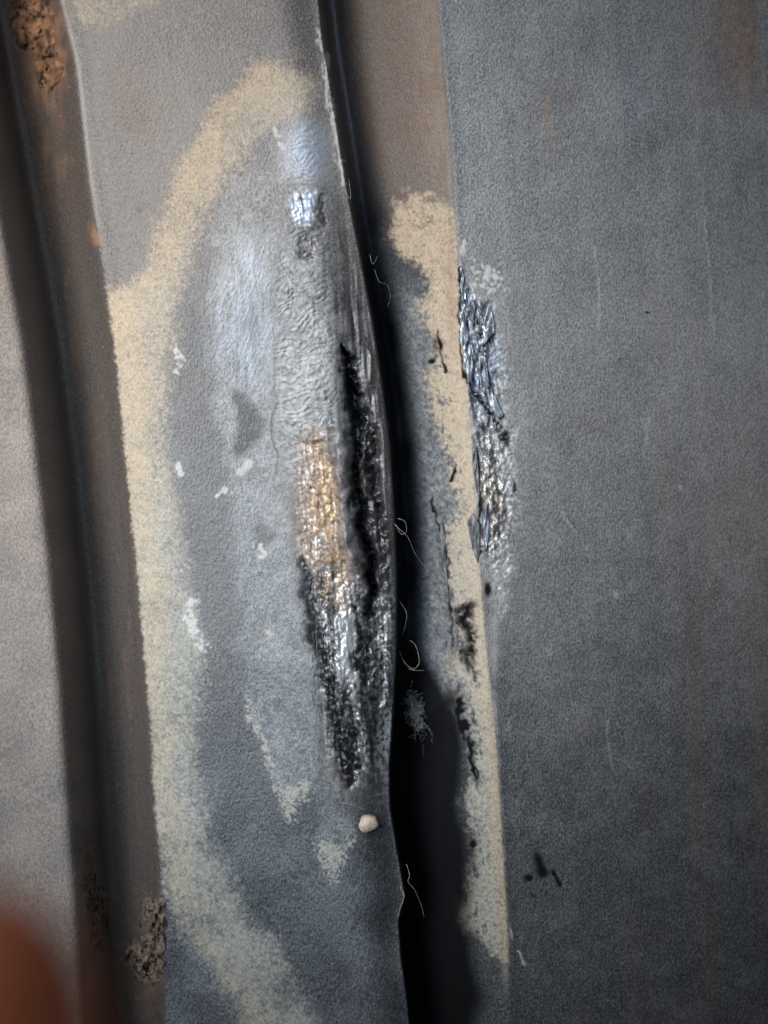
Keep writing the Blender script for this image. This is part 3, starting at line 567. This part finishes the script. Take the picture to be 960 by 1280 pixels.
GREY = simple('grey_fibre', (0.20, 0.19, 0.18), (0.34, 0.33, 0.32), .7, 500)
fibre('fibre', [(493, 655, 0), (500, 662, -4), (510, 672, 2), (520, 694, 18), (536, 714, 40)], .55, HAIR, 'straight pale hair slanting into the groove beside the middle of the crack')
fibre('fibre', [(497, 648, 0), (506, 652, -4), (508, 664, -2), (502, 668, 2), (496, 660, 4)], .45, HAIR, 'tiny looped hair on the groove edge beside the crack')
fibre('fibre', [(500, 752, 30), (508, 766, 28), (507, 780, 34), (503, 794, 44)], .5, HAIR, 'short curved hair in the groove above the looped hair')
fibre('fibre', [(499, 814, 44), (506, 828, 36), (516, 836, 32), (524, 828, 34), (520, 808, 36), (512, 800, 40)], .5, HAIR, 'looped pale hair hanging in the groove above the cobweb')
fibre('fibre', [(510, 836, 34), (518, 838, 30), (530, 838, 30)], .42, GREY, 'short grey hair lying across the foot of the looped hair')
fibre('fibre', [(516, 888, 84), (532, 906, 78), (540, 918, 78), (543, 940, 80), (546, 964, 82), (545, 985, 84)], .55, GREY, 'wavy grey hair trailing down from the cobweb tuft')
fibre('fibre', [(529, 930, 90), (530, 960, 94), (532, 1000, 98)], .4, GREY, 'thin straight thread hanging straight down below the cobweb tuft')
fibre('fibre', [(508, 1080, 8), (512, 1094, 2), (510, 1102, 0), (518, 1112, 6), (526, 1130, 16), (530, 1146, 20)], .6, HAIR, 'forked hair at the groove edge below the pebble')
fibre('fibre', [(424, 1003, -12), (440, 1006, -15), (456, 1012, -12)], .4, HAIR, 'fine pale hair lying just above the pebble')
fibre('fibre', [(436, 224, -4), (438, 248, -2), (428, 236, -6), (416, 236, -8)], .4, HAIR, 'fine hair looping at the rib edge beside the shiny spot')
fibre('fibre', [(468, 336, 40), (474, 352, 30), (484, 356, 36), (488, 372, 44), (484, 384, 52)], .4, GREY, 'curly grey hair in the groove right of the upper weld')
fibre('fibre', [(462, 318, 20), (466, 330, 16), (472, 320, 24)], .4, GREY, 'small bent grey hair near the top of the groove')
fibre('fibre', [(477, 520, 20), (484, 526, 20), (486, 534, 24), (478, 536, 26)], .4, GREY, 'short hooked grey hair at the groove edge level with the golden steel')
fibre('fibre', [(500, 1108, 4), (505, 1120, 0), (500, 1136, 2), (498, 1146, 4)], 1.3, GREY, 'thick frayed grey thread on the rib edge below the pebble')

def cobweb():
    rnd = random.Random(9); e = empty('cobweb', at(528, 935)); e.location = Vector(e.location)
    o0 = Vector(e.location)
    bm = bmesh.new()
    for i in range(190):
        u = 519 + rnd.gauss(0, 4) ; v = 892 + rnd.gauss(0, 13); u += (v - 893) * .22; dp = 84 + rnd.gauss(0, 5); a = rnd.uniform(0, 6.28); ln = rnd.uniform(5, 13); bend = rnd.uniform(-4, 4)
        prev = None
        for t in np.linspace(0, 1, 6):
            uu = u + math.cos(a) * ln * t - math.sin(a) * bend * math.sin(3.1 * t); vv = v + 1.5 * math.sin(a) * ln * t + math.cos(a) * bend * math.sin(3.1 * t); d_ = dp + 4 * math.sin(5 * t + i)
            k = (D + d_ * S) / D; p = Vector(((uu - 480) * S * k, d_ * S, (640 - vv) * S * k)) - o0
            ring = [bm.verts.new(p + Vector((math.cos(q), math.sin(q) * .7, math.sin(q))) * .17 * S) for q in (0, 2.09, 4.19)]
            if prev:
                for x in range(3): bm.faces.new((prev[x], prev[(x + 1) % 3], ring[(x + 1) % 3], ring[x]))
            prev = ring
    me = bpy.data.meshes.new('cobweb'); bm.to_mesh(me); bm.free()
    bpy.data.objects.remove(e); o = link('cobweb', me, GREY); o.location = o0
    return props(o, 'pale matted cobweb tuft hanging in the deep black groove', 'cobweb')
cobweb()

# ------------------------------------------------------------------ fingertip before the lens
def finger():
    """fingertip of the hand holding the camera: tapered, with a pad, a joint and a nail on its far side"""
    dist = 0.092; k = dist / D; tip = Vector(((10 - 480) * S * k, -D + dist, (640 - 1112) * S * k))
    axis = Vector((-0.16, -0.22, -1)).normalized(); side = axis.cross(Vector((0, 1, 0))).normalized(); dep = side.cross(axis)
    prof = [(0, .02), (.8, .30), (2.0, .50), (4, .72), (7, .90), (11, 1.0), (16, 1.03), (21, .98), (25, .95), (29, 1.0), (36, 1.04), (44, 1.06), (54, 1.08), (66, 1.12)]
    bm = bmesh.new(); rings = []; seg = 40; R0 = 0.0092
    for dz, rr in prof:
        c = tip + axis * dz * .001; ring = []
        for q in range(seg):
            a = 2 * math.pi * q / seg; x, y = math.cos(a), math.sin(a)
            flat = 1 - .10 * max(0, y) ** 2
            ring.append(bm.verts.new(c + (side * x * rr + dep * y * rr * .86 * flat) * R0))
        rings.append(ring)
    for a, b in zip(rings, rings[1:]):
        for q in range(seg): bm.faces.new((a[q], a[(q + 1) % seg], b[(q + 1) % seg], b[q]))
    bm.faces.new(rings[0][::-1]); bm.faces.new(rings[-1])
    bmesh.ops.recalc_face_normals(bm, faces=bm.faces)
    for v in bm.verts: v.co -= tip
    me = bpy.data.meshes.new('person'); bm.to_mesh(me); bm.free(); me.polygons.foreach_set('use_smooth', [True] * len(me.polygons))
    o = link('person', me, simple('skin', (0.80, 0.24, 0.11), (0.86, 0.27, 0.125), .55, 300, 5e-5, 0, .25)); o.location = tip
    s = o.modifiers.new('sub', 'SUBSURF'); s.levels = 1; s.render_levels = 2
    return props(o, 'blurred brown fingertip reaching into the bottom left corner', 'finger')
finger()
